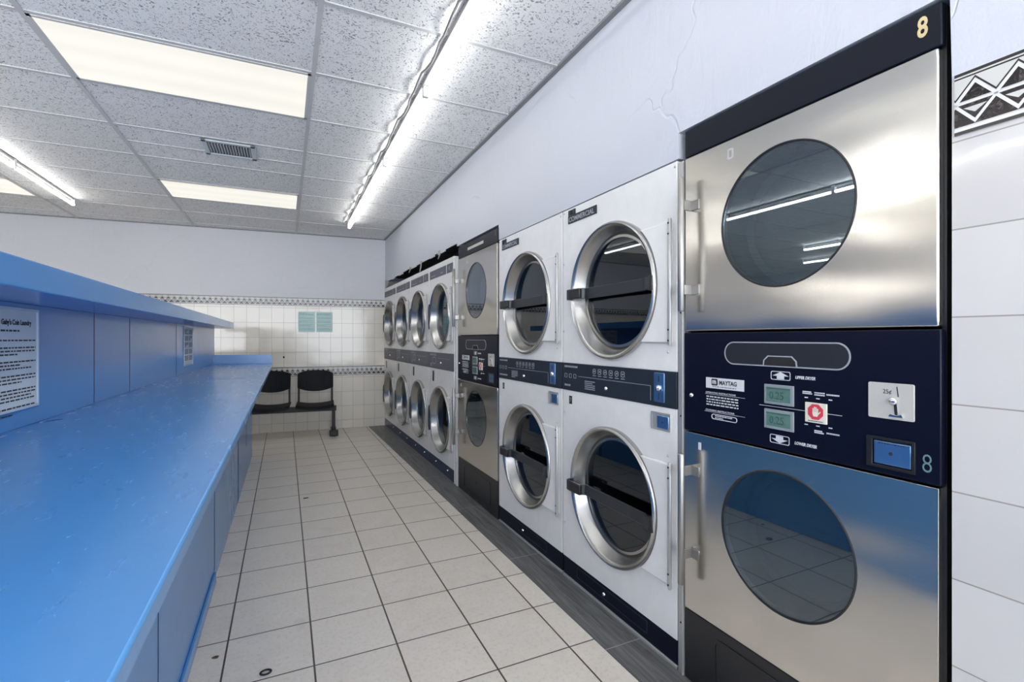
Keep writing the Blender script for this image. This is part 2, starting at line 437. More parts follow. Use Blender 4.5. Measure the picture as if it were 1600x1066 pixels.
# ------------------------------------------------------------------ the room
H = 2.78
BACK = lambda X: 7.375+.07*(1.375-X)
RA = .0062                                   # the machine row leans a hair towards the aisle
XF = lambda Y: 1.3985-RA*Y
def xw(y, z):                                # face of the right wall: plumb to 2 m, leaning a little above
    b = XF(y)+.006
    if z <= 1.9: return b
    return b+(1.362-b)*(z-1.9)/(H-1.9)
TH = .12
fl = MB().box(-7.5, 2.5, -3.6, 8.1, -.1, 0); struct(fl.build('floor', M['floor'], smooth=False))
ce = MB().box(-7.5, 2.5, -3.6, 8.1, H, H+.1); struct(ce.build('ceiling', M['ceiling'], smooth=False))
bw = MB(); x0, x1 = -7.5, 1.40
bw.prism([(x0, BACK(x0)), (x1, BACK(x1)), (x1, BACK(x1)+.12), (x0, BACK(x0)+.12)], 0, H, 2)
struct(bw.build('wall_back', M['wall_back'], smooth=False))
wr = MB()
def wall_piece(y0, y1, z0, z1, TH=TH):
    zs = [z0]+([1.9] if z0 < 1.9 < z1 else [])+[z1]
    for a, b in zip(zs, zs[1:]):
        vs = [(xw(y0, a), y0, a), (xw(y1, a), y1, a), (xw(y1, b), y1, b), (xw(y0, b), y0, b)]
        vs += [(p[0]+TH, p[1], p[2]) for p in vs]
        wr.add(vs, [(0, 1, 2, 3), (7, 6, 5, 4), (0, 4, 5, 1), (1, 5, 6, 2), (2, 6, 7, 3), (3, 7, 4, 0)])
wall_piece(-3.6, .584, 0, H); wall_piece(.584, 1.435, 2.100, H); wall_piece(1.435, 3.165, 2.002, H)
wall_piece(3.165, 4.075, 2.112, H)
# rough broken lower edge of the plaster over the far machines
rnd = random.Random(3); y = 4.075
while y < 7.28:
    y2 = min(7.28, y+rnd.uniform(.12, .3)); wall_piece(y, y2, 2.137+rnd.uniform(-.012, .014), H, .010); y = y2
wall_piece(7.28, BACK(1.37)+.01, 2.06, H)
struct(wr.build('wall_right', M['wall_right'], smooth=False))
struct(MB().box(2.38, 2.5, -3.6, 7.6, 0, H).box(1.42, 2.38, 7.48, 7.6, 0, H).build('wall_right_service', M['wall_plain'], smooth=False))
struct(MB().box(-7.62, -7.5, -3.6, 8.1, 0, H).build('wall_left', M['wall_plain'], smooth=False))
# front wall behind the camera; its unseen shop window is added for the fill light
fw = MB(); fw.box(-7.5, -5.0, -3.6, -3.5, 0, H); fw.box(1.2, 2.5, -3.6, -3.5, 0, H)
fw.box(-5.0, 1.2, -3.6, -3.5, 0, .35); fw.box(-5.0, 1.2, -3.6, -3.5, 2.6, H)
struct(fw.build('wall_front', M['wall_plain'], smooth=False))
wf = MB()
for xx in (-4.98, -2.95, -.9, 1.14): wf.box(xx, xx+.05, -3.58, -3.52, .35, 2.6)
wf.box(-5.0, 1.2, -3.58, -3.52, .35, .4); wf.box(-5.0, 1.2, -3.58, -3.52, 2.55, 2.6)
win = struct(wf.build('added_window_1', M['post'], smooth=False))
pn = MB().box(-4.95, 1.15, -3.553, -3.547, .4, 2.55).build('added_window_pane', M['glass_clear'], win)

# ceiling grid
tb = MB()
for k in range(-6, 1):
    X = .145+1.2225*k; tb.box(X-.012, X+.012, -3.5, BACK(X), H-.006, H+.004)
for i in range(-10, 8):
    Y = 2.91+.632*i
    if Y < BACK(-3)+.1: tb.box(-7.5, 1.365, Y-.011, Y+.011, H-.005, H+.004)
tb.box(.145-1.2225, .145, 2.91+.632*2.5-.011, 2.91+.632*2.5+.011, H-.005, H+.004)
struct(tb.build('trim_1', M['tbar'], smooth=False))
wa = MB(); wa.box(1.335, 1.365, -3.5, 7.4, H-.012, H+.002)
a, b = -7.5, 1.36
wa.prism([(a, BACK(a)-.022), (b, BACK(b)-.022), (b, BACK(b)), (a, BACK(a))], H-.010, H+.002, 2)
struct(wa.build('trim_2', M['tbar_dark'], smooth=False))

# grey wood-look strip along the machines
gp = MB(); gp.prism([(1.262, -1.5), (1.118, 7.36), (1.60, 7.36), (1.60, -1.5)], 0, .004, 2)
struct(gp.build('trim_3', M['plank'], smooth=False))

# patterned border tiles: white zigzag bands crossing over black marble
def border(name, place, u0, u1, z0, z1, P, uph):
    """place(u, z, d) -> point standing d in front of the wall; zigzag peaks at uph + k P"""
    mb = MB(); HH = z1-z0
    def poly(pts, d, mi):
        mb.add([place(u, z0+HH*h, d) for u, h in pts], [tuple(range(len(pts)))], mi)
    def quad(ua, ub, ha, hb, d, mi): poly([(ua, ha), (ub, ha), (ub, hb), (ua, hb)], d, mi)
    n = max(1, int((u1-u0)/.4))
    # body with real thickness
    for i in range(n):
        ua = u0+(u1-u0)*i/n; ub = u0+(u1-u0)*(i+1)/n
        vs = [place(ua, z0, .003), place(ub, z0, .003), place(ub, z1, .003), place(ua, z1, .003), place(ua, z0, -.002), place(ub, z0, -.002), place(ub, z1, -.002), place(ua, z1, -.002)]
        mb.add(vs, [(0, 1, 2, 3), (4, 7, 6, 5), (0, 4, 5, 1), (1, 5, 6, 2), (2, 6, 7, 3), (3, 7, 4, 0)], 0)
    D = .0034
    quad(u0, u1, 0, .055, D, 3); quad(u0, u1, .055, .10, D, 1); quad(u0, u1, .10, .125, D, 0)
    quad(u0, u1, .125, .50, D, 2)
    quad(u0, u1, .90, .925, D, 3); quad(u0, u1, .95, 1.0, D, 3)
    k0 = math.floor((u0-uph)/P)-1; k1 = math.ceil((u1-uph)/P)+1
    mid, amp = .5, .31; w = .085                                  # band half width in height units
    def seg(ua, ha, ub, hb, hw, d, mi):
        if ub <= u0 or ua >= u1: return
        def at(u): return ha+(hb-ha)*(u-ua)/(ub-ua)
        ca, cb = max(ua, u0), min(ub, u1)
        poly([(ca, at(ca)-hw), (cb, at(cb)-hw), (cb, at(cb)+hw), (ca, at(ca)+hw)], d, mi)
    def tri(c, half, hbase, htip, d, mi):
        if c-half < u0 or c+half > u1: return
        poly([(c-half, hbase), (c+half, hbase), (c, htip)], d, mi)
    for k in range(k0, k1):
        c = uph+k*P
        tri(c, P*.43, mid+.03, mid+amp*.96, D+.0001, 2)          # black triangle, peak up
        tri(c, P*.38, mid-.06, mid-amp*.80, D+.0001, 3)          # outlined pale triangle, peak down
        tri(c, P*.29, mid-.09, mid-amp*.62, D+.0002, 0)
        for ua, ha, ub, hb in ((c-P/2, mid, c, mid+amp), (c, mid+amp, c+P/2, mid)):
            seg(ua, ha+.065, ub, hb+.065, .018, D+.0001, 3)
            seg(ua, ha, ub, hb, .036, D+.0003, 1)
        for ua, ha, ub, hb in ((c-P/2, mid, c, mid-amp), (c, mid-amp, c+P/2, mid)):
            seg(ua, ha-.02, ub, hb-.02, .036, D+.0003, 1)
        seg(c-P/2, mid-.01, c+P/2, mid-.01, .016, D+.0003, 1)
    return struct(mb.build(name, [M['bord_cream'], M['bord_white'], M['marble'], M['bord_black']], smooth=False))
border('trim_4', lambda u, z, d: (xw(u, z)-d, u, z), -1.5, .578, 1.765, 1.905, .0705, .541)
nb = Vector((-.07, -1)).normalized()
def pb(u, z, d): return (u+nb.x*d, BACK(u)+nb.y*d, z)
border('trim_5', pb, -7.4, 1.36, 1.757, 1.873, .0665, .10)
border('trim_6', pb, -5.4, 1.36, .765, .897, .0665, .10)

# ------------------------------------------------------------------ ceiling lights
def troffer(ix, iy, label, group):
    X0 = .145+1.2225*ix; Y0 = 2.91+.632*iy; X1, Y1 = X0+1.2225, Y0+.632
    cx, cy = (X0+X1)/2, (Y0+Y1)/2; hx, hy = 1.2225/2-.012, .316-.012
    e = empty('recessed_ceiling_light', (cx, cy, H)); tag(e, label, 'ceiling light', 'recessed light panels in the ceiling')
    fr = MB(); fr.box(-hx, hx, -hy, -hy+.016, -.009, -.0062); fr.box(-hx, hx, hy-.016, hy, -.009, -.0062)
    fr.box(-hx, -hx+.016, -hy, hy, -.009, -.0062); fr.box(hx-.016, hx, -hy, hy, -.009, -.0062)
    fr.build('light_frame', M['tbar'], e, smooth=False)
    MB().box(-hx+.012, hx-.012, -hy+.012, hy-.012, -.007, -.003).build('diffuser', M['diffuser'], e, smooth=False)
troffer(-1, 0, 'large warm white recessed light panel nearest the camera, upper left of the ceiling', None)
troffer(-1, 4, 'far warm white recessed light panel beyond the air vent', None)
troffer(-3, 4.9, 'recessed light panel cut off by the left edge of the picture', None)
troffer(-1, -4, 'recessed light panel over the aisle behind the camera', None)
troffer(-4, 0, 'recessed light panel high over the far side of the room, mirrored in the steel door', None)
troffer(-4, -3, 'recessed light panel over the far side of the room nearer the shop window', None)
troffer(-3, -2, 'recessed light panel on the far side of the blue counter', None)

def tube_run(X, ys, first_label, label_fn, group, tail):
    """a run of bare tube battens end to end; each batten is a thing"""
    for i, (a, b) in enumerate(zip(ys, ys[1:])):
        e = empty('tube_light', (X, (a+b)/2, H)); l = (b-a)/2
        tag(e, label_fn(i), 'tube light', group)
        MB().box(-.030, .006, -l, l, -.026, -.006).build('channel', M['channel'], e, bevel=.003)
        MB().tube([(0, -l+.022, -.072), (0, l-.022, -.072)], .0140, 16).build('tube', M['tube_fill'] if (X < 0 and a < 2.5) or a < -.9 or X < -4 else M['tube'], e)
        for s_ in (-1, 1):
            MB().box(-.022, .010, s_*(l-.002), s_*(l-.016), -.084, -.006).build('end_cap', M['fixture'], e, bevel=.003)
nth = ['nearest', 'second', 'third', 'fourth']
yr = [-3.4, -2.2, -1.0, .25, 1.50, 2.755, 4.0, 5.235, 6.46]  # run carried on behind the camera with tubes added for fill light
names_r = {0: 'added tube light out of view over the aisle next to the shop window', 1: 'added tube light out of view over the aisle, second from the shop window', 2: 'tube light above and just behind the camera', 3: 'bare tube light directly overhead, right of the camera',
           4: 'bare tube light running out of the top edge of the picture',
           5: 'bare tube light second from the top edge in the row before the dryers',
           6: 'bare tube light third from the top edge in the row before the dryers',
           7: 'bare tube light at the far end of the row before the dryers'}
tube_run(.745, yr, None, lambda i: names_r[i], 'tube lights in line above the aisle', True)
yl = [-.85, .39, 1.63, 2.86, 4.10, 5.335, 6.58]
names_l = {0: 'tube light left of the counter and behind the camera', 1: 'first tube light outside the picture left of the camera', 2: 'second tube light outside the picture left of the camera',
           3: 'third tube light outside the picture left of the camera', 4: 'bare tube light cut by the left edge of the picture', 5: 'bare tube light at upper left, farthest of the left run'}
tube_run(-2.01, yl, None, lambda i: names_l[i], 'tube lights in line left of the counter', True)
tube_run(-4.75, [-.85, .39, 1.63], None, lambda i: 'tube light by the far side wall, ' + ['first', 'second'][i] + ' from the shop window', 'tube lights by the far side wall', True)
tube_run(-4.75, [3.72, 4.95], None, lambda i: 'tube light by the far side wall, the longer streak mirrored in the upper steel door', 'tube lights by the far side wall', True)
tube_run(-6.05, [4.55, 5.80], None, lambda i: 'tube light by the far side wall, the shorter streak mirrored in the upper steel door', 'tube lights by the far side wall', True)
def sag_cable(X, ya, yb, label, seed):
    r = random.Random(seed); pts = []; n = int((yb-ya)/.31); 
    for i in range(n*4+1):
        t = i/4; Y = ya+(yb-ya)*i/(n*4); k = abs(math.sin(t*PI))
        pts.append((X-.052-.008*math.sin(t*PI+.6)-.004*r.random(), Y, H-.012-.022*k))
    tag(MB().tube(pts, .0060, 8).build('power_cable', M['cable']), label, 'cable', 'cables along the tube lights')
sag_cable(.745, -.5, 6.4, 'grey cable sagging beside the tube lights over the dryer aisle', 2)
sag_cable(-2.01, 3.1, 6.5, 'grey cable sagging beside the tube lights at upper left', 5)

# air vent
ve = empty('ceiling_vent', (-.385, 4.355, H)); tag(ve, 'white ceiling air vent with dark slots between the two light panels', 'vent')
v_ = MB()
for p in ((-.18, .18, -.16, -.125), (-.18, .18, .125, .16), (-.18, -.145, -.16, .16), (.145, .18, -.16, .16)): v_.box(p[0], p[1], p[2], p[3], -.016, -.006)
v_.build('vent_frame', M['vent'], ve, bevel=.003)
MB().box(-.15, .15, -.13, .13, -.0065, -.002).build('vent_backing', M['ventdark'], ve, smooth=False)
for k in range(15):
    x = -.135+.27*k/14
    MB().add([(x-.004, -.10, -.013), (x-.002, -.10, -.015), (x+.006, -.10, -.007), (x+.004, -.10, -.006), (x-.004, .10, -.013), (x-.002, .10, -.015), (x+.006, .10, -.007), (x+.004, .10, -.006)],
             [(0, 1, 2, 3), (7, 6, 5, 4), (0, 4, 5, 1), (1, 5, 6, 2), (2, 6, 7, 3), (3, 7, 4, 0)]).build('vent_slat', M['vent'], ve, smooth=False)

# ------------------------------------------------------------------ big steel stack dryers
def steel_dryer(Y0, Wd, label, number, sticker):
    e = empty('steel_stack_dryer', (XF(Y0), Y0, 0), RA); tag(e, label, 'dryer', 'steel front double dryers')
    k = Wd/.80
    DP = .72
    cb = MB()                                                     # cabinet shell
    cb.box(.02, DP, .002, .012, 0, 2.088); cb.box(.02, DP, Wd-.012, Wd-.002, 0, 2.088)
    cb.box(.02, DP, .012, Wd-.012, 2.076, 2.088); cb.box(DP-.01, DP, .012, Wd-.012, 0, 2.076); cb.box(.02, DP, .012, Wd-.012, 0, .012)
    cb.build('cabinet', M['black'], e, smooth=False)
    MB().box(.0, .02, .003, Wd-.003, 1.990, 2.092).build('header_band', M['navy_band'], e, bevel=.003)
    for z0, z1, cz, dn in ((1.328, 1.985, 1.682, 'upper'), (.276, .946, .665, 'lower')):
        cy = .405*k; d = MB()
        d.plate_hole(-.004, .022, .008, Wd-.006, z0, z1, cy, cz, .2165*1.0, 72)
        dr = d.build('door', M['steel'], e, bevel=.004)
        MB().lathe([(-.0055, .2165), (-.0065, .2195), (-.0045, .2225), (-.001, .2225), (-.001, .2165)], cy, cz, 72, closed=True).build('window_gasket', M['black'], dr)
        MB().disc(-.002, cy, cz, .2168, .004, 72).build('window_glass', M['glass_tint'], dr)
        t = MB(); t.lathe([(.022, .217), (.11, .212), (.115, .185), (.12, .185)], cy, cz, 64)
        t.build('window_tub', M['tub'], dr)
        MB().disc(.118, cy, cz, .187, .004, 64).build('inner_pane', M['inner'], dr)
        # long pull handle on two flat brackets
        if dn == 'upper': h0, h1, b0, b1 = 1.400, 1.900, 1.482, 1.797
        else: h0, h1, b0, b1 = .385, .872, .495, .805
        hl = .762*k; hb = MB()
        hb.tube([(-.056, hl, h0), (-.056, hl, h0+.006), (-.056, hl, h1-.006), (-.056, hl, h1)], [.0095, .0125, .0125, .0095], 20)
        hd = hb.build('door_handle', M['handle_steel'], e)
        for bz in (b0, b1):
            q = MB(); q.box(-.050, -.004, hl-.004, hl+.002, bz-.019, bz+.019); q.box(-.008, -.004, hl-.040, hl+.002, bz-.019, bz+.019)
            q.build('handle_bracket', M['handle_steel'], hd, bevel=.002)
    # toe section with access cover
    to = MB().box(0, .02, .003, Wd-.003, .004, .270).build('toe_panel', M['black'], e, bevel=.002)
    fr = MB(); frame_poly(fr, rr(.13*k, .66*k, .05, .232, .03), rr(.137*k, .653*k, .057, .225, .024), -.0035, .001)
    fr.box(-.004, .001, .40*k, .50*k, .150, .158)
    fr.build('access_cover_rim', M['black'], to)
    # control panel
    cp = MB().box(-.004, .02, .003, Wd-.003, .952, 1.322).build('control_panel', M['navy'], e, bevel=.003)
    Lk = lambda l: l*k
    f = MB(); f.prism(rr(Lk(.203), Lk(.608), 1.214, 1.286, .035), -.0055, -.003)
    dw = f.build('lint_drawer', M['drawer'], e)
    f = MB(); frame_poly(f, rr(Lk(.200), Lk(.611), 1.211, 1.289, .038), rr(Lk(.204), Lk(.607), 1.215, 1.285, .034), -.0062, -.003)
    f.build('drawer_trim', M['printg'], dw)
    f = MB(); f.prism([(Lk(.352), 1.214), (Lk(.46), 1.214), (Lk(.458), 1.230), (Lk(.445), 1.243), (Lk(.367), 1.243), (Lk(.354), 1.230)], -.0064, -.004)
    f.build('finger_pull', M['blackmat'], dw)
    f = MB(); frame_poly(f, [(Lk(.349), 1.214), (Lk(.463), 1.214), (Lk(.461), 1.231), (Lk(.446), 1.246), (Lk(.366), 1.246), (Lk(.351), 1.231)],
                         [(Lk(.353), 1.2145), (Lk(.459), 1.2145), (Lk(.457), 1.230), (Lk(.444), 1.2425), (Lk(.368), 1.2425), (Lk(.355), 1.230)], -.0068, -.004)
    f.build('pull_rim', M['printg'], dw)
    X = -.004
    p = MB()                                                     # printed marks
    for zc, sg in ((1.1845, 1), (.9865, -1)):
        yc = Lk(.404 if sg > 0 else .407)
        frame_poly(p, rr(yc-.0325, yc+.0325, zc-.0135, zc+.0135, .005, 3), rr(yc-.0305, yc+.0305, zc-.0115, zc+.0115, .004, 3), X-.0008, X)
        p.prism([(yc, zc+sg*.0115), (yc-.027, zc-sg*.001), (yc-.012, zc-sg*.001), (yc-.012, zc-sg*.0105), (yc+.012, zc-sg*.0105), (yc+.012, zc-sg*.001), (yc+.027, zc-sg*.001)], X-.0008, X)
    text_into(p, 'UPPER DRYER', .0125, X, Lk(.357), 1.179, bold=.0004, shear=.25, wide=.78*k)
    text_into(p, 'LOWER DRYER', .0125, X, Lk(.359), .982, bold=.0004, shear=.25, wide=.78*k)
    p.box(X-.0008, X, Lk(.223), Lk(.476), 1.0858, 1.0872)
    text_into(p, 'OPERATING INSTRUCTIONS', .0082, X, Lk(.694), 1.103, wide=1.22*k)
    p.box(X-.0008, X, Lk(.530), Lk(.696), 1.0995, 1.1005)
    lines_block(p, X, Lk(.690), Lk(.556), 1.096, 1.058, 4, .0042, 11)
    text_into(p, 'CLEANING INSTRUCTIONS', .0080, X, Lk(.694), 1.040, wide=1.25*k); p.box(X-.0008, X, Lk(.530), Lk(.699), 1.0365, 1.0375)
    frame_poly(p, rr(Lk(.560), Lk(.668), 1.012, 1.031, .009, 4), rr(Lk(.563), Lk(.665), 1.0145, 1.0285, .0065, 4), X-.0008, X)
    lines_block(p, X, Lk(.652), Lk(.578), 1.028, 1.015, 2, .003, 5)
    lines_block(p, X, Lk(.334), Lk(.305), 1.146, 1.136, 2, .0036, 2); lines_block(p, X, Lk(.299), Lk(.270), 1.146, 1.134, 2, .0036, 3)
    lines_block(p, X, Lk(.265), Lk(.230), 1.143, 1.138, 1, .0042, 4)
    for zc in (1.1265, 1.0475):
        for yc in (.328, .294, .259): p.box(X-.0008, X, Lk(yc), Lk(yc)-.010, zc-.0015, zc+.0015)
    lines_block(p, X, Lk(.299), Lk(.272), 1.036, 1.026, 2, .0036, 6); lines_block(p, X, Lk(.265), Lk(.230), 1.034, 1.029, 1, .0042, 7)
    p.build('printed_markings', M['printw'], cp)
    # maker's label
    lb = MB().box(X-.0012, X, Lk(.533), Lk(.692), 1.122, 1.160).build('maker_label', M['paperlabel'], cp, smooth=False)
    t = MB(); t.prism(rr(Lk(.640), Lk(.667), 1.1325, 1.1565, .004, 3), X-.0018, X-.001, 0, 0)
    text_into(t, 'MAYTAG', .021, X-.0012, Lk(.634), 1.137, bold=.0005, wide=.86*k)
    lines_block(t, X-.0012, Lk(.662), Lk(.560), 1.1305, 1.1265, 1, .0022, 9)
    t.build('label_print', M['ink'], lb)
    t = MB()
    text_into(t, 'm', .024, X-.0018, Lk(.6635), 1.139, bold=.0008, wide=.95)
    t.build('label_emblem', M['paperlabel'], lb)
    for z0, z1, n_ in ((1.094, 1.156, 1), (1.017, 1.078, 2)):
        ld = MB(); ld.prism([(Lk(.359), z0), (Lk(.456), z0), (Lk(.456), z1), (Lk(.359), z1)], X-.006, X)
        ld = ld.build('display_bezel', M['lcdframe'], cp, bevel=.0015)
        MB().box(X-.0068, X-.0058, Lk(.368), Lk(.447), z0+.009, z1-.009).build('display', M['lcd'], ld, smooth=False)
        t = MB(); text_into(t, '0.25', .034, X-.0068, Lk(.437), z0+.017, wide=.85*k); t.box(X-.0072, X-.0066, Lk(.368), Lk(.447), z1-.0135, z1-.011)
        t.build('display_digits', M['lcdseg'], ld)
    b_ = MB().box(X-.005, X, Lk(.262), Lk(.324), 1.056, 1.114).build('stop_button', M['cream'], cp, bevel=.001)
    hx_ = []
    for i in range(8):
        a = PI/8+i*PI/4; hx_.append((Lk(.293)+.0238*math.cos(a), 1.088+.0238*math.sin(a)))
    MB().prism(hx_, X-.0058, X-.0048).build('red_octagon', M['red'], b_, smooth=False)
    ha = MB(); yc, zc = Lk(.293), 1.084
    ha.prism([(yc-.006, zc-.009), (yc+.006, zc-.009), (yc+.0085, zc), (yc+.008, zc+.006), (yc-.008, zc+.006), (yc-.009, zc)], X-.0064, X-.0056)
    for i, (dy, top) in enumerate(((.0065, .015), (.0022, .019), (-.0022, .0185), (-.0065, .0145))):
        ha.prism([(yc+dy-.0017, zc+.004), (yc+dy+.0017, zc+.004), (yc+dy+.0014, zc+top-.001), (yc+dy, zc+top), (yc+dy-.0014, zc+top-.001)], X-.0064, X-.0056)
    ha.prism([(yc-.008, zc-.004), (yc-.008, zc+.001), (yc-.0145, zc+.007), (yc-.0155, zc+.004)], X-.0064, X-.0056)
    ha.build('hand_symbol', M['cream'], b_)
    t = MB(); lines_block(t, X-.005, Lk(.315), Lk(.272), 1.0635, 1.0590, 1, .002, 8); t.build('button_print', M['ink'], b_)
    # coin slot plate
    c_ = MB(); c_.prism(rr(Lk(.054), Lk(.156), 1.0955, 1.187, .004, 3), X-.004, X)
    c_ = c_.build('coin_plate', M['coinplate'], cp, bevel=.001)
    t = MB(); text_into(t, '25\u00a2', .0155, X-.004, Lk(.122), 1.160, wide=.9)
    t.prism([(Lk(.0885), 1.153), (Lk(.0865), 1.154), (Lk(.0895), 1.179), (Lk(.0915), 1.178)], X-.0047, X-.0038); t.build('coin_plate_print', M['ink'], c_)
    t = MB(); t.lathe([(X-.004, .0095), (X-.010, .009), (X-.013, .006), (X-.014, .0005)], Lk(.098), 1.142, 20)
    t.prism([(Lk(.090), 1.136), (Lk(.097), 1.136), (Lk(.095), 1.112), (Lk(.088), 1.112)], X-.006, X-.004); t.build('coin_slot', M['chrome'], c_)
    MB().prism([(Lk(.0905), 1.134), (Lk(.0965), 1.134), (Lk(.0945), 1.108), (Lk(.0885), 1.108)], X-.0066, X-.0058).build('slot_opening', M['blackmat'], c_)
    t = MB(); t.prism([(Lk(.076), 1.103), (Lk(.108), 1.103), (Lk(.104), 1.109), (Lk(.09), 1.106), (Lk(.080), 1.110)], X-.008, X-.004); t.build('coin_return_lip', M['chrome'], c_)
    # coin box in its recess
    r_ = MB(); frame_poly(r_, [(Lk(.052), .968), (Lk(.160), .968), (Lk(.160), 1.047), (Lk(.052), 1.047)], [(Lk(.059), .975), (Lk(.146), .975), (Lk(.146), 1.040), (Lk(.059), 1.040)], X-.006, X)
    r_ = r_.build('coin_box_frame', M['black'], cp, bevel=.001)
    q = MB().box(X-.004, X+.001, Lk(.061), Lk(.143), .978, 1.037).build('coin_box', M['coinreflect'], r_, bevel=.002)
    t = MB(); t.disc(X-.0052, Lk(.104), 1.008, .0045, .0015, 20); lines_block(t, X-.004, Lk(.132), Lk(.072), 1.0335, 1.030, 1, .002, 3); t.build('keyhole', M['ink'], q)
    t = MB(); sphere_cap(t, X, Lk(.760), 1.087, .009); t.build('panel_lock', M['chrome'], cp)
    if number:
        t = MB(); text_into(t, '8', .064, X, Lk(.0415), .979, bold=-.0008, wide=.72); t.build('faded_number', M['greendigit'], cp)
        t = MB(); text_into(t, '8', .068, 0, Lk(.052), 2.029, bold=.0015, wide=.66); t.build('number', M['gold'], e)
    if sticker:
        MB().box(-.0012, .0005, Lk(.26), Lk(.58), 2.030, 2.052).build('header_sticker', M['bord_cream'], e, smooth=False)
        t = MB(); text_into(t, '5', .05, 0, Lk(.055), 2.045, bold=.001, wide=.66); t.build('number', M['grey_panel'], e)
    # small tag on the steel beside the window, scrap of tape on the lower door
    t = MB(); frame_poly(t, rr(Lk(.576), Lk(.600), 1.916, 1.953, .006, 4), rr(Lk(.582), Lk(.594), 1.923, 1.947, .004, 4), -.0052, -.004); t.build('tag_outline', M['post'], e)
    MB().box(-.0052, -.004, Lk(.716), Lk(.728), .889, .916).build('tape_scrap', M['printw'], e, smooth=False)
    return e
steel_dryer(.597, .806, 'steel front double dryer marked with a gold 8, nearest the camera', True, False)
steel_dryer(3.172, .862, 'steel front double dryer standing between the large and the small white dryers', False, True)

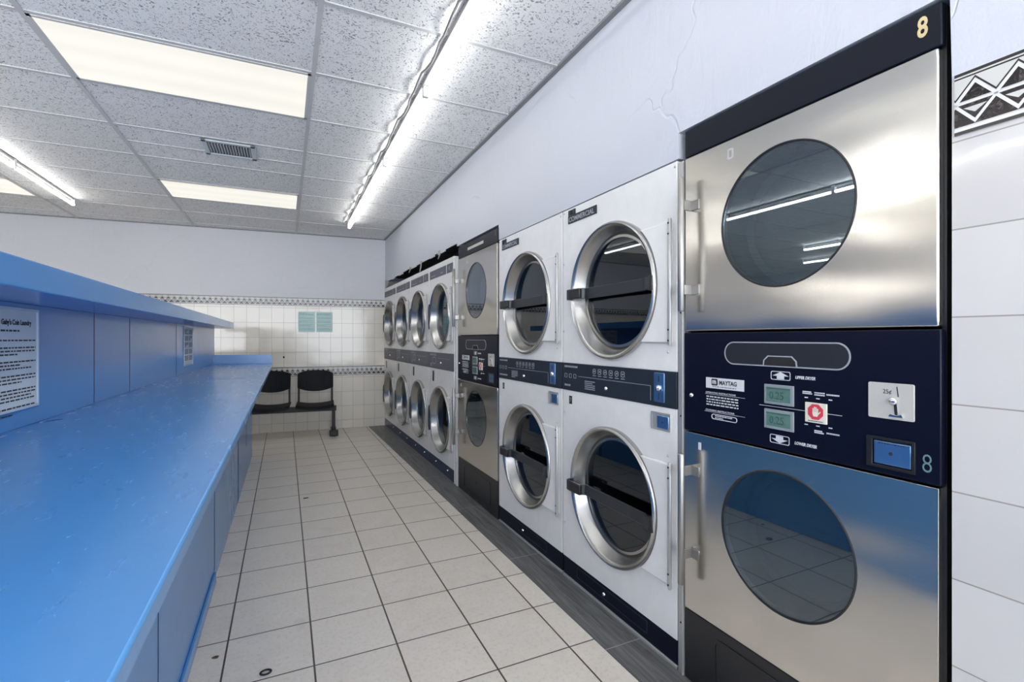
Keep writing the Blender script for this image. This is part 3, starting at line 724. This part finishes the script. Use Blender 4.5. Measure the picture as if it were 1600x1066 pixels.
# ------------------------------------------------------------------ white stack dryers
def white_dryer(Y0, Wd, label, style, group, seed, num):
    e = empty('white_stack_dryer', (XF(Y0), Y0, 0), RA); tag(e, label, 'dryer', group)
    big = style == 'big'; k = Wd/.85; top = 1.995 if big else 2.040; DP = .72
    PZ0, PZ1 = (1.022, 1.168) if big else (1.0, 1.16)
    cu, cl = (1.522, .565) if big else (1.515, .520); R = .322 if big else .318*min(1, k*1.0)
    if not big: R = .325*.985
    cy = .412*k if big else .40*k
    cb = MB(); TZ = .116 if big else .115
    cb.plate_hole(0, .02, .002, Wd-.002, TZ, PZ0, cy, cl, R-.02, 64); cb.plate_hole(0, .02, .002, Wd-.002, PZ1, top, cy, cu, R-.02, 64)
    cb.box(.02, DP, .002, .012, 0, top); cb.box(.02, DP, Wd-.012, Wd-.002, 0, top); cb.box(.02, DP, .012, Wd-.012, top-.012, top)
    cb.box(DP-.01, DP, .012, Wd-.012, 0, top-.012)
    cb.build('cabinet', M['white'], e, bevel=.002)
    for cz, which in ((cu, 'u'), (cl, 'l')):
        d = MB()
        d.lathe([(0, R-.004), (-.020, R-.001), (-.030, R-.006), (-.034, R-.013), (-.030, R-.021), (-.018, R-.028), (.035, R-.050), (.040, R-.053), (.030, R-.058), (.030, R-.070), (.046, R-.072), (.046, R-.03), (.02, R-.012)], cy, cz, 80, closed=True)
        dr = d.build('door', M['ring'], e, ang=50)
        MB().disc(.036, cy, cz, R-.068, .004, 64).build('door_glass', M['glass_dark'], dr)
        MB().lathe([(.0455, R-.030), (.10, R-.045), (.45, R-.045), (.46, .002)], cy, cz, 64).build('drum', M['drum'], e)
        # hinge flap
        ff = MB(); yo = .024*k; rz = .238 if big else .24; Rf = R+.001; pts = [(yo, cz-rz), ]
        a0 = math.asin(rz/Rf)
        pts += [(cy-Rf*math.cos(a), cz+Rf*math.sin(a)) for a in [-a0+2*a0*i/20 for i in range(21)]] + [(yo, cz+rz)]
        ff.prism(pts, -.022, 0); fo = ff.build('hinge_flap', M['whiteflap'], dr, bevel=.004)
        hg = MB(); hg.tube([(-.024, .016*k, cz-rz-.012), (-.024, .016*k, cz-rz-.006), (-.024, .016*k, cz+rz+.006), (-.024, .016*k, cz+rz+.012)], [.005, .0085, .0085, .005], 12)
        hg.build('hinge', M['post'], fo)
        hs = MB()
        for zz in (cz-rz+.008, cz-rz+.05, cz+rz-.05, cz+rz-.008): hs.disc(-.034, .016*k, zz, .0038, .003, 10)
        hs.build('hinge_screw', M['ink'], fo)
        # dark handle strap across the mouth of the door
        zc = cz+.005 if which == 'u' else cz-.028; hh = .027 if big else .030
        if big:
            b = MB(); L0 = cy+R+.004
            b.strip([(-.036, L0), (-.040, L0-.03), (-.038, L0-.105), (-.006, L0-.125), (-.006, cy), (-.010, cy-R+.08), (-.028, cy-R+.055), (-.030, cy-R+.022)], zc-hh, zc+hh, th=-.011)
            b.box(-.038, -.008, L0-.006, L0+.004, zc-hh, zc+hh)
            ho = b.build('handle_strap', M['bar'], dr, bevel=.003)
            q = MB(); q.box(-.052, -.034, L0-.125, L0-.028, zc-hh*.95, zc+hh*.95); q.build('handle_grip', M['black'], ho, bevel=.005)
            q = MB(); q.box(-.040, -.026, cy-R+.012, cy-R+.034, zc-hh*1.15, zc+hh*1.15); q.build('strap_clip', M['black'], ho, bevel=.003)
        else:
            b = MB(); L0 = cy+R
            b.prism([(L0-.018, zc-.130), (L0+.004, zc-.10), (L0+.012, zc-.08), (L0+.012, zc+.08), (L0+.004, zc+.10), (L0-.018, zc+.130), (L0-.024, zc+.08), (L0-.024, zc-.08)], -.040, -.026)
            b.build('door_handle', M['chrome'] if False else M['bar'], dr, bevel=.004)
    X = -.004
    cp = MB().box(X, .02, .001, Wd-.001, PZ0, PZ1).build('control_panel', M['slate'] if big else M['grey_panel'], e, bevel=.002)
    p = MB()
    if big:
        for i in range(6):                                     # row of cycle pictograms
            yl_ = (.563-.044*i)*k
            frame_poly(p, rr(yl_-.026, yl_, 1.124, 1.150, .005 if i % 2 else .010, 3), rr(yl_-.0235, yl_-.0025, 1.1265, 1.1475, .004 if i % 2 else .008, 3), X-.0008, X)
            lines_block(p, X, yl_, yl_-.028, 1.119, 1.113, 1, .003, seed+i)
            p.box(X-.0008, X, yl_-.018, yl_-.009, 1.134, 1.141)
        for zz, s_ in ((1.150, 1), (1.050, 2)): lines_block(p, X, .825*k, .70*k, zz+.006, zz-.006, 1, .010, seed+s_+20)
        for yy in (.812, .768, .724):
            frame_poly(p, rr((yy-.012)*k, (yy+.012)*k, 1.090, 1.112, .003, 2), rr((yy-.010)*k, (yy+.010)*k, 1.092, 1.110, .002, 2), X-.0008, X)
        lines_block(p, X, .632*k, .545*k, 1.088, 1.040, 5, .0045, seed+5)
        p.box(X-.0008, X, .146*k, .69*k, 1.1015, 1.1035); p.box(X-.0008, X, .146*k, .148*k, 1.042, 1.102)
    else:
        lines_block(p, X, .80*k, .56*k, 1.148, 1.128, 2, .006, seed)
        frame_poly(p, rr(.58*k, .70*k, 1.045, 1.115, .03, 5), rr(.587*k, .693*k, 1.052, 1.108, .024, 5), X-.0008, X)
        p.box(X-.0008, X, .10*k, .52*k, 1.104, 1.107)
        for yy in (.74, .77): frame_poly(p, rr((yy-.012)*k, (yy+.012)*k, 1.02, 1.05, .004, 2), rr((yy-.009)*k, (yy+.009)*k, 1.023, 1.047, .003, 2), X-.0008, X)
    p.build('printed_markings', M['printg'], cp)
    t = MB(); sphere_cap(t, X, (.453 if big else .40)*k, 1.062, .010); t.build('panel_lock', M['chrome'], cp)
    if big:
        c_ = MB(); c_.prism(rr(.064*k, .124*k, 1.040, 1.160, .004, 3), X-.004, X); c_ = c_.build('coin_plate', M['coinreflect'], cp, bevel=.001)
        t = MB(); t.box(X-.0048, X-.0038, .0915*k, .0965*k, 1.123, 1.148); t.box(X-.0048, X-.0038, .0915*k, .0965*k, 1.050, 1.078); t.build('slot_opening', M['ink'], c_)
        t = MB(); sphere_cap(t, X-.004, .094*k, 1.098, .013); t.box(X-.007, X-.004, .074*k, .114*k, 1.088, 1.094); t.build('coin_knob', M['chrome'], c_)
        r_ = MB(); frame_poly(r_, rr(.035*k, .147*k, .926, .998, .003, 2), rr(.041*k, .141*k, .932, .992, .002, 2), -.004, .002); r_ = r_.build('coin_box_frame', M['post'], e)
        MB().box(-.0015, .0005, .041*k, .141*k, .932, .992).build('recess_back', M['post'], r_, smooth=False)  # plain backing plate in the same grey as the frame
        q = MB().box(-.006, .001, .043*k, .108*k, .934, .986).build('coin_box', M['coinreflect'], r_, bevel=.002)
        t = MB(); t.disc(-.0072, .075*k, .960, .004, .0015, 16); t.build('keyhole', M['ink'], q)
        # dark name plate with raised letters and the maker's sign above it
        np_ = MB().box(-.005, 0, .532*k, .790*k, 1.914, 1.956).build('name_plate', M['slate'], e, bevel=.001)
        t = MB(); text_into(t, 'COMMERCIAL', .036, -.005, .782*k, 1.921, bold=.0006, wide=1.02*k)
        t.build('plate_letters', M['printg'], np_)
        t = MB(); t.box(-.006, 0, .765*k, .786*k, 1.957, 1.984); t.prism([(.758*k, 1.957), (.752*k, 1.957), (.752*k, 1.984), (.758*k, 1.984)], -.006, 0); t.box(-.006, 0, .722*k, .744*k, 1.957, 1.984)
        t.build('maker_sign', M['slate'], e)
        t = MB(); frame_poly(t, rr(.752*k, .772*k, 1.79, 1.86, .008, 4), rr(.757*k, .767*k, 1.797, 1.853, .005, 4), -.001, 0); t.build('worn_sticker', M['paperlabel'], e)
        tg = MB().box(-.001, 0, .757*k, .785*k, .950, .993).build('number_tag', M['black'], e, smooth=False)
        t = MB(); text_into(t, num, .034, -.001, .778*k, .960, bold=.0006, wide=.8); t.build('tag_digit', M['printg'], tg)
        sc = [(.833, 1.98), (.012, 1.975), (.838, 1.705), (.838, 1.34), (.83, .90), (.83, .30), (.05, 1.245), (.05, .83)]
    else:
        lb = MB().box(-.003, 0, .239*k, .812*k, 1.905, 1.988).build('header_label', M['grey_panel'], e, bevel=.001)
        t = MB(); text_into(t, num[0], .026, -.003, .77*k, 1.950, bold=.0006, wide=1.3); lines_block(t, -.003, .76*k, .5*k, 1.936, 1.924, 1, .007, seed+3); lines_block(t, -.003, .42*k, .32*k, 1.940, 1.926, 1, .007, seed+4)
        t.build('label_print', M['printg'], lb)
        nb_ = MB().box(-.003, 0, .030*k, .212*k, 1.905, 1.988).build('number_plate', M['grey_panel'], e, bevel=.001)
        t = MB(); text_into(t, num[1], .062, -.003, .145*k, 1.925, bold=.001, wide=.8); t.build('plate_digit', M['printg'], nb_)
        MB().box(-.0012, 0, .655*k, .72*k, .868, .972).build('number_tag', M['black'], e, smooth=False)
        sc = [(.06, 1.86), (.06, 1.25), (.78, .30), (.06, .30), (.78, .86), (.06, .86)]
    t = MB()
    for l, z in sc: sphere_cap(t, 0, l*k, z, .0055, 0, 10)
    t.build('front_screw', M['post'], e)
    to = MB().box(.004, .02, .002, Wd-.002, .018 if big else .004, TZ-.002).build('toe_panel', M['navy'] if big else M['toe_blue'], e, bevel=.001)
    if big:
        t = MB(); frame_poly(t, [(.175*k, .045), (.716*k, .045), (.716*k, .100), (.175*k, .100)], [(.180*k, .049), (.711*k, .049), (.711*k, .096), (.180*k, .096)], .002, .005)
        t.build('access_cover_rim', M['slate'], to)
        MB().box(-.002, .02, .002, Wd-.002, .0045, .017).build('floor_channel', M['post'], e, bevel=.002)
    t = MB()
    for l in ((.482,) if big else (.2, .6)): sphere_cap(t, .004, l*k, .068, .010, 0, 14)
    t.build('toe_screw', M['chrome'], to)
    return e
white_dryer(1.440, .852, 'large white double dryer next to the steel dryer marked 8', 'big', 'large white double dryers', 40, '7')
white_dryer(2.300, .858, 'large white double dryer standing left of its twin, before the farther steel dryer', 'big', 'large white double dryers', 60, '6')
PITCH = .808
for i, (lab, hd) in enumerate((('first small white double dryer right beside the grey post', ('LOADSTAR', '4')), ('second small white double dryer counted from the grey post', ('LOADSTAR', '3')),
                         ('third small white double dryer, second from the back wall', ('LOADSTAR', '2')), ('last small white double dryer against the tiled back wall', ('LOADSTAR', '1')))):
    white_dryer(4.152+PITCH*i, PITCH-.004, lab, 'small', 'small white double dryers', 100+i*10, (' ', hd[1]))

# metal posts that fill the gaps between machines
def post(y0, y1, z1, label, m, flanges):
    e = empty('filler_post', (XF(y0), y0, 0), RA); tag(e, label, 'post', 'metal posts between the dryers')
    w = y1-y0; MB().box(-.001, .10, .001, w-.001, .002, z1).build('post_face', m, e, bevel=.002)
    for yy in flanges: MB().box(-.007, -.001, yy-.003, yy+.003, .004, z1-.01).build('post_flange', m, e, bevel=.001)
    t = MB()
    for z in (.2, .6, 1.0, 1.4, 1.8): sphere_cap(t, -.001, w/2, z, .004, 0, 10)
    t.build('post_screw', M['black'], e)
post(1.4055, 1.4365, 1.985, 'narrow grey metal post between the dryer marked 8 and the white dryer', M['post'], (.004,))
M['lightpost'] = simple('light_grey_post', (.62, .62, .61), .4, .1)
post(4.045, 4.146, 2.02, 'pale grey metal post between the far steel dryer and the small white dryers', M['lightpost'], (.02, .08))

# dark hollow over the far machines with torn plaster
cav = MB(); cav.box(1.62, 1.66, 4.08, 7.27, 2.045, 2.2); cav.box(1.50, 1.66, 4.08, 7.27, 2.2, 2.22)
struct(cav.build('trim_7', M['blackmat'], smooth=False))
for yy, ln, lab in ((4.55, .07, 'loose plaster shard hanging just beyond the far steel dryer'),
                    (5.25, .11, 'loose pale plaster shard hanging over the third small dryer from the back wall'), (5.75, .06, 'small plaster shard hanging over the middle of the small dryers')):
    m_ = MB(); xx = XF(yy)-.004
    m_.prism([(yy, 2.155), (yy+.05, 2.16), (yy+.035, 2.155-ln*.5), (yy+.075, 2.15-ln), (yy+.01, 2.15-ln*.55)], xx-.004, xx+.004)
    tag(m_.build('plaster_shard', M['plaster'], smooth=False), lab, 'plaster', 'plaster shards over the small dryers')
m_ = MB(); m_.prism([(7.30, 2.045), (7.36, 2.045), (7.36, 2.17), (7.05, 2.12), (7.20, 2.07)], 1.356, 1.47)  # wedge shaped as the lit part of the hollow's inner side wall
tag(m_.build('hollow_side_wall', M['plaster'], smooth=False), 'grey plaster wedge standing for the lit side wall of the hollow at the back corner', 'plaster')

# ------------------------------------------------------------------ blue folding counter (island)
CT = 1.015; YE = 6.22
e = empty('folding_counter', (-.74, 3.0, 0)); tag(e, 'long blue painted laundry folding counter with a raised centre shelf', 'counter')
def loc(x): return x+.74
y_near = -1.6
ex = lambda y: loc(-.130+.001*(y-.5))
bx_ = lambda y: loc(-.345+.0045*(y-2.0))
px = lambda y: loc(-.766+.0129*(y-1.96))
t = MB(); Y = lambda y: y-3.0
far_edge = [(ex(y_near), Y(y_near)), (ex(YE-.05), Y(YE-.05)), (ex(YE)-.012, Y(YE-.012)), (ex(YE)-.05, Y(YE)), (loc(-1.30), Y(YE+.06)), (loc(-1.30), Y(y_near))]
t.prism(far_edge, CT-.030, CT, 2); t.build('worktop', M['blue_top'], e, bevel=.004)
b = MB(); b.prism([(bx_(y_near), Y(y_near)), (bx_(6.06), Y(6.06)), (loc(-1.12), Y(6.12)), (loc(-1.12), Y(y_near))], .002, CT-.031, 2)
bo = b.build('base', M['blue'], e, smooth=False)
gr_ = MB()
for yy, z0, z1, w in ((1.778, .05, .93, .006), (3.024, .06, .93, .012), (4.40, .005, .93, .045), (5.24, .28, .93, .02), (.75, .05, .93, .006)):
    x = bx_(yy); gr_.box(x-.001, x+.0015, Y(yy)-w/2, Y(yy)+w/2, z0, z1)
M['blue_deep'] = simple('bare_blue_joint', (.012, .05, .16), .5)
gr_.build('panel_joint', M['blue_deep'], bo, smooth=False)
kk = MB(); x0_, x1_ = bx_(y_near), bx_(3.0)
kk.prism([(bx_(y_near), Y(y_near)), (bx_(3.0), Y(3.0)), (bx_(3.0)+.012, Y(3.0)), (bx_(y_near)+.012, Y(y_near))], .002, .06, 2)
kk.build('kick_board', M['blue'], bo, bevel=.003)
# raised end lip
lp = MB(); 
prof = [(-1.30, CT-.03), (-.128, CT-.03), (-.128, CT+.055), (-.132, CT+.075), (-.143, CT+.090), (-.16, CT+.0985), (-.19, CT+.101), (-1.30, CT+.101)]
lp.prism([(loc(x), z) for x, z in prof], Y(YE-.004), Y(YE+.018), 1)
lp.build('end_lip', M['blue'], e, bevel=.003)
pn = MB(); pn.prism([(px(y_near), Y(y_near)), (px(6.30), Y(6.30)), (px(6.30)-.03, Y(6.30)), (px(y_near)-.03, Y(y_near))], CT+.001, 1.411, 2)
pno = pn.build('centre_panel', M['blue'], e, smooth=False)
sm = MB()
for yy in (2.70, 3.21, 4.35, 1.3): sm.box(px(yy)-.001, px(yy)+.0012, Y(yy)-.002, Y(yy)+.002, CT+.002, 1.408)
sm.build('panel_seam', M['blue_deep'], pno, smooth=False)
sh = MB(); SX = lambda y: loc(-.530)
sh.prism([(SX(0), Y(y_near)), (SX(0), Y(6.42)), (loc(-.98), Y(6.42)), (loc(-.98), Y(y_near))], 1.412, 1.481, 2)
sh.build('top_shelf', M['blue'], e, bevel=.003)
cr = MB(); cr.prism([(loc(-.50)-.0, Y(3.95)), (loc(-.245), Y(3.93)), (loc(-.245), Y(3.934)), (loc(-.50), Y(3.954))], CT-.001, CT+.0006, 2)
cr.prism([(px(2.2)+.02, Y(2.17)), (px(2.2)+.055, Y(2.22)), (px(2.2)+.05, Y(2.235)), (px(2.2)+.015, Y(2.19))], CT-.001, CT+.0006, 2)
cr.build('worktop_crack', M['blue_deep'], e, smooth=False)

# notices on the counter panel
def notice(y0, y1, z0, z1, label, title):
    xx = -.766+.0129*((y0+y1)/2-1.96); ang = -math.atan(.0129)
    e = empty('framed_notice', (xx+.001, (y0+y1)/2, (z0+z1)/2), ang); tag(e, label, 'notice', 'notices on the blue counter panel'); hw, hh = (y1-y0)/2, (z1-z0)/2
    MB().box(0, .0025, -hw, hw, -hh, hh).build('sheet', M['paper'], e, smooth=False)
    f = MB(); frame_poly(f, [(-hw-.006, -hh-.006), (hw+.006, -hh-.006), (hw+.006, hh+.006), (-hw-.006, hh+.006)], [(-hw+.003, -hh+.003), (hw-.003, -hh+.003), (hw-.003, hh-.003), (-hw+.003, hh-.003)], 0, .006)
    f.build('acrylic_holder', M['acrylic'], e, bevel=.001)
    t = MB()
    if title:
        text_into(t, "Gaby's Coin Laundry", .0225, .0025, 0, hh-.048, face='+x', align='CENTER', bold=.0007, wide=.95)
        text_into(t, 'PLEASE DO NOT OVERLOAD THE MACHINES', .0095, .0025, 0, hh-.071, face='+x', align='CENTER', bold=.0003, wide=.95) if False else lines_block(t, .0025, -hw+.02, hw-.02, hh-.062, hh-.072, 1, .0055, 77, 0, '+x')
        z = hh-.092
        for i, n_ in enumerate((1, 3, 3, 3, 4, 3)):
            lines_block(t, .0025, -hw+.014, hw-.014, z, z-n_*.0105, n_, .0045, 30+i, 0, '+x'); z -= n_*.0105+.0125
    else:
        for s_ in (-1, 1):
            z = hh-.02; t = MB()
            for i in range(5):
                c0 = -hw+.02 if s_ < 0 else .015
                lines_block(t, .0025, c0, c0+hw-.035, z, z-.04, 4, .005, 60+i*2+s_, 0, '+x'); z -= .054
            t.build('print', M['ink'], e)
    if title: t.build('print', M['ink'], e)
notice(1.905, 2.170, 1.079, 1.391, 'framed white notice in a clear holder at the near end of the blue panel', True)
notice(4.62, 4.98, 1.083, 1.394, 'second white notice on the blue panel, at the far end near the curved corner', False)

# poster on the back wall
e = empty('wall_poster', (.397, BACK(.397)-.001, 1.535), math.atan(-.07)); tag(e, 'pale teal two-column poster on the tiled back wall', 'poster')
MB().box(-.227, -.004, -.003, 0, -.145, .145).build('poster_sheet', M['paper_teal'], e, smooth=False)
MB().box(.010, .227, -.003, 0, -.145, .145).build('poster_sheet', M['paper_teal'], e, smooth=False)
t = MB()
for a in (-.215, .022):
    z = .128
    for i in range(5):
        lines_block(t, -.003, a, a+.190, z, z-.038, 3, .0055 if i else .008, int(80+i+a*10), 0, '-y'); z -= .053
t.build('poster_print', M['teal_ink'], e)
t = MB(); t.prism([(-.012+.012*math.cos(a*PI/5), 1.038+.016*math.sin(a*PI/5)) for a in range(10)], BACK(0)-.003, BACK(0)-.0005, 1)
tag(t.build('wall_hole', M['blackmat']), 'small dark hole in a tile of the back wall', 'hole')

# ------------------------------------------------------------------ beam bench
e = empty('beam_bench', (.13, 7.06, 0), math.atan(-.07)); tag(e, 'black two-seat waiting bench on a steel beam against the back wall', 'bench')
MB().box(-1.04, .51, -.035, .035, .318, .385).build('beam', M['chairframe'], e, bevel=.004)
def curved_sheet(w, hfun, depth_fun, nx, nz, th):
    mb = MB(); g = []
    for s_ in (0, 1):
        for j in range(nz+1):
            for i in range(nx+1):
                u = -1+2*i/nx; v = j/nz; x = u*w/2; g.append((x, depth_fun(u, v)+s_*th, hfun(u, v)))
    n = (nx+1)*(nz+1); fs = []
    for j in range(nz):
        for i in range(nx):
            a = j*(nx+1)+i; fs += [(a, a+1, a+nx+2, a+nx+1), (n+a, n+a+nx+1, n+a+nx+2, n+a+1)]
    for i in range(nx):
        fs += [(i, n+i, n+i+1, i+1)]; a = nz*(nx+1)+i; fs += [(a, a+1, n+a+1, n+a)]
    for j in range(nz):
        a = j*(nx+1); fs += [(a, a+nx+1, n+a+nx+1, n+a)]; a = j*(nx+1)+nx; fs += [(a, n+a, n+a+nx+1, a+nx+1)]
    return mb.add(g, fs)
for cx, main in ((.245, True), (-.295, True), (-.835, False)):
    sx = cx
    # back shell: straight sides, arched top, deep curved lower edge
    def hf(u, v):
        lo = .575+.055*abs(u)**2.2; hi = .862-.028*abs(u)**2-.022*abs(u)**8
        return lo+(hi-lo)*v
    def df(u, v): return .155-.035*(1-u*u)*0+.045*(v-.3)-.035*u*u
    bk = curved_sheet(.455, hf, df, 18, 10, .012); bk.v = [(x+cx, y, z) for x, y, z in bk.v]
    bo = bk.build('backrest', M['chair'], e, ang=60)
    hol = MB()
    for s_ in (-1, 1):
        for r_ in range(6):
            for c_ in range(2):
                u = s_*(.60+.13*c_+.05*(r_ % 2)); v = .22+.11*r_; x = cx+u*.2275; yy = df(u, v); zz = hf(u, v)
                hol.prism([(x-.009, zz-.005), (x, zz-.0075), (x+.009, zz), (x, zz+.0075), (x-.009, zz+.005)], yy-.0012, yy+.001, 1)
    hol.build('backrest_perforation', M['blackmat'], bo)
    def hs_(u, v): return .405+.028*abs(u)**2.2+.012*(v-.5)+(.0 if v > .12 else -.018*(1-v/.12))
    def ds_(u, v): return -.24+.42*v
    st = curved_sheet(.465, hs_, ds_, 18, 12, .0)
    # seat thickness goes down instead of back
    n = len(st.v)//2; st.v = st.v[:n]+[(x, y, z-.016) for x, y, z in st.v[:n]]; st.v = [(x+cx, y, z) for x, y, z in st.v]
    st.build('seat', M['chair'], e, ang=60)
    for s_ in (-1, 1):
        x = cx+s_*.212
        MB().tube([(x, -.02, .392), (x, .10, .398), (x, .150, .415), (x, .165, .47), (x, .160, .60), (x, .165, .74)], .0125, 10).build('seat_frame', M['chairframe'], e)
for lx in (.475, -.95):
    g = MB(); g.box(lx-.022, lx+.022, -.022, .022, .055, .318); g.build('leg', M['chairframe'], e, bevel=.004)
    g = MB(); g.box(lx-.035, lx+.035, -.22, .22, .012, .060); g.box(lx-.055, lx+.055, -.24, -.13, .012, .078)
    fo = g.build('foot', M['chairframe'], e, bevel=.006)
    g = MB()
    for yy in (-.18, .19): g.lathe([(0, .001), (0, .02), (.012, .02), (.012, .001)], 0, 0, 16); g.v[-64:] = [(lx+p[1], yy+p[2], p[0]+.0005) for p in g.v[-64:]]
    g.build('foot_pad', M['rubber'], fo)

# litter on the floor
t = MB(); n = 24; vs = []
for k in range(n):
    a = 2*PI*k/n
    for j in range(8):
        q = 2*PI*j/8; r = .016+.0035*math.cos(q); vs.append((-.067+r*math.cos(a)*1.15, 2.11+r*math.sin(a)*.9, .0036+.0035*math.sin(q)))
t.add(vs, [(k*8+j, ((k+1) % n)*8+j, ((k+1) % n)*8+(j+1) % 8, k*8+(j+1) % 8) for k in range(n) for j in range(8)])
tag(t.build('rubber_ring', M['rubber']), 'small black rubber ring lying on the floor tiles near the bottom edge', 'rubber ring')
def chip(x, y, r, label, m):
    t = MB(); rd = random.Random(int(x*1000)); t.prism([(x+r*rd.uniform(.6, 1.2)*math.cos(a*PI/4), y+r*.6*rd.uniform(.6, 1.2)*math.sin(a*PI/4)) for a in range(8)], 0, .0022, 2)
    tag(t.build('floor_chip', M[m]), label, 'debris')
M['dirt'] = simple('brown_dirt', (.10, .06, .035), .8)
chip(-.255, 2.30, .016, 'brown speck on the floor beside the foot of the counter', 'dirt')
chip(.155, 4.28, .022, 'small dark scrap lying in a joint of the floor in the middle of the aisle', 'blackmat')
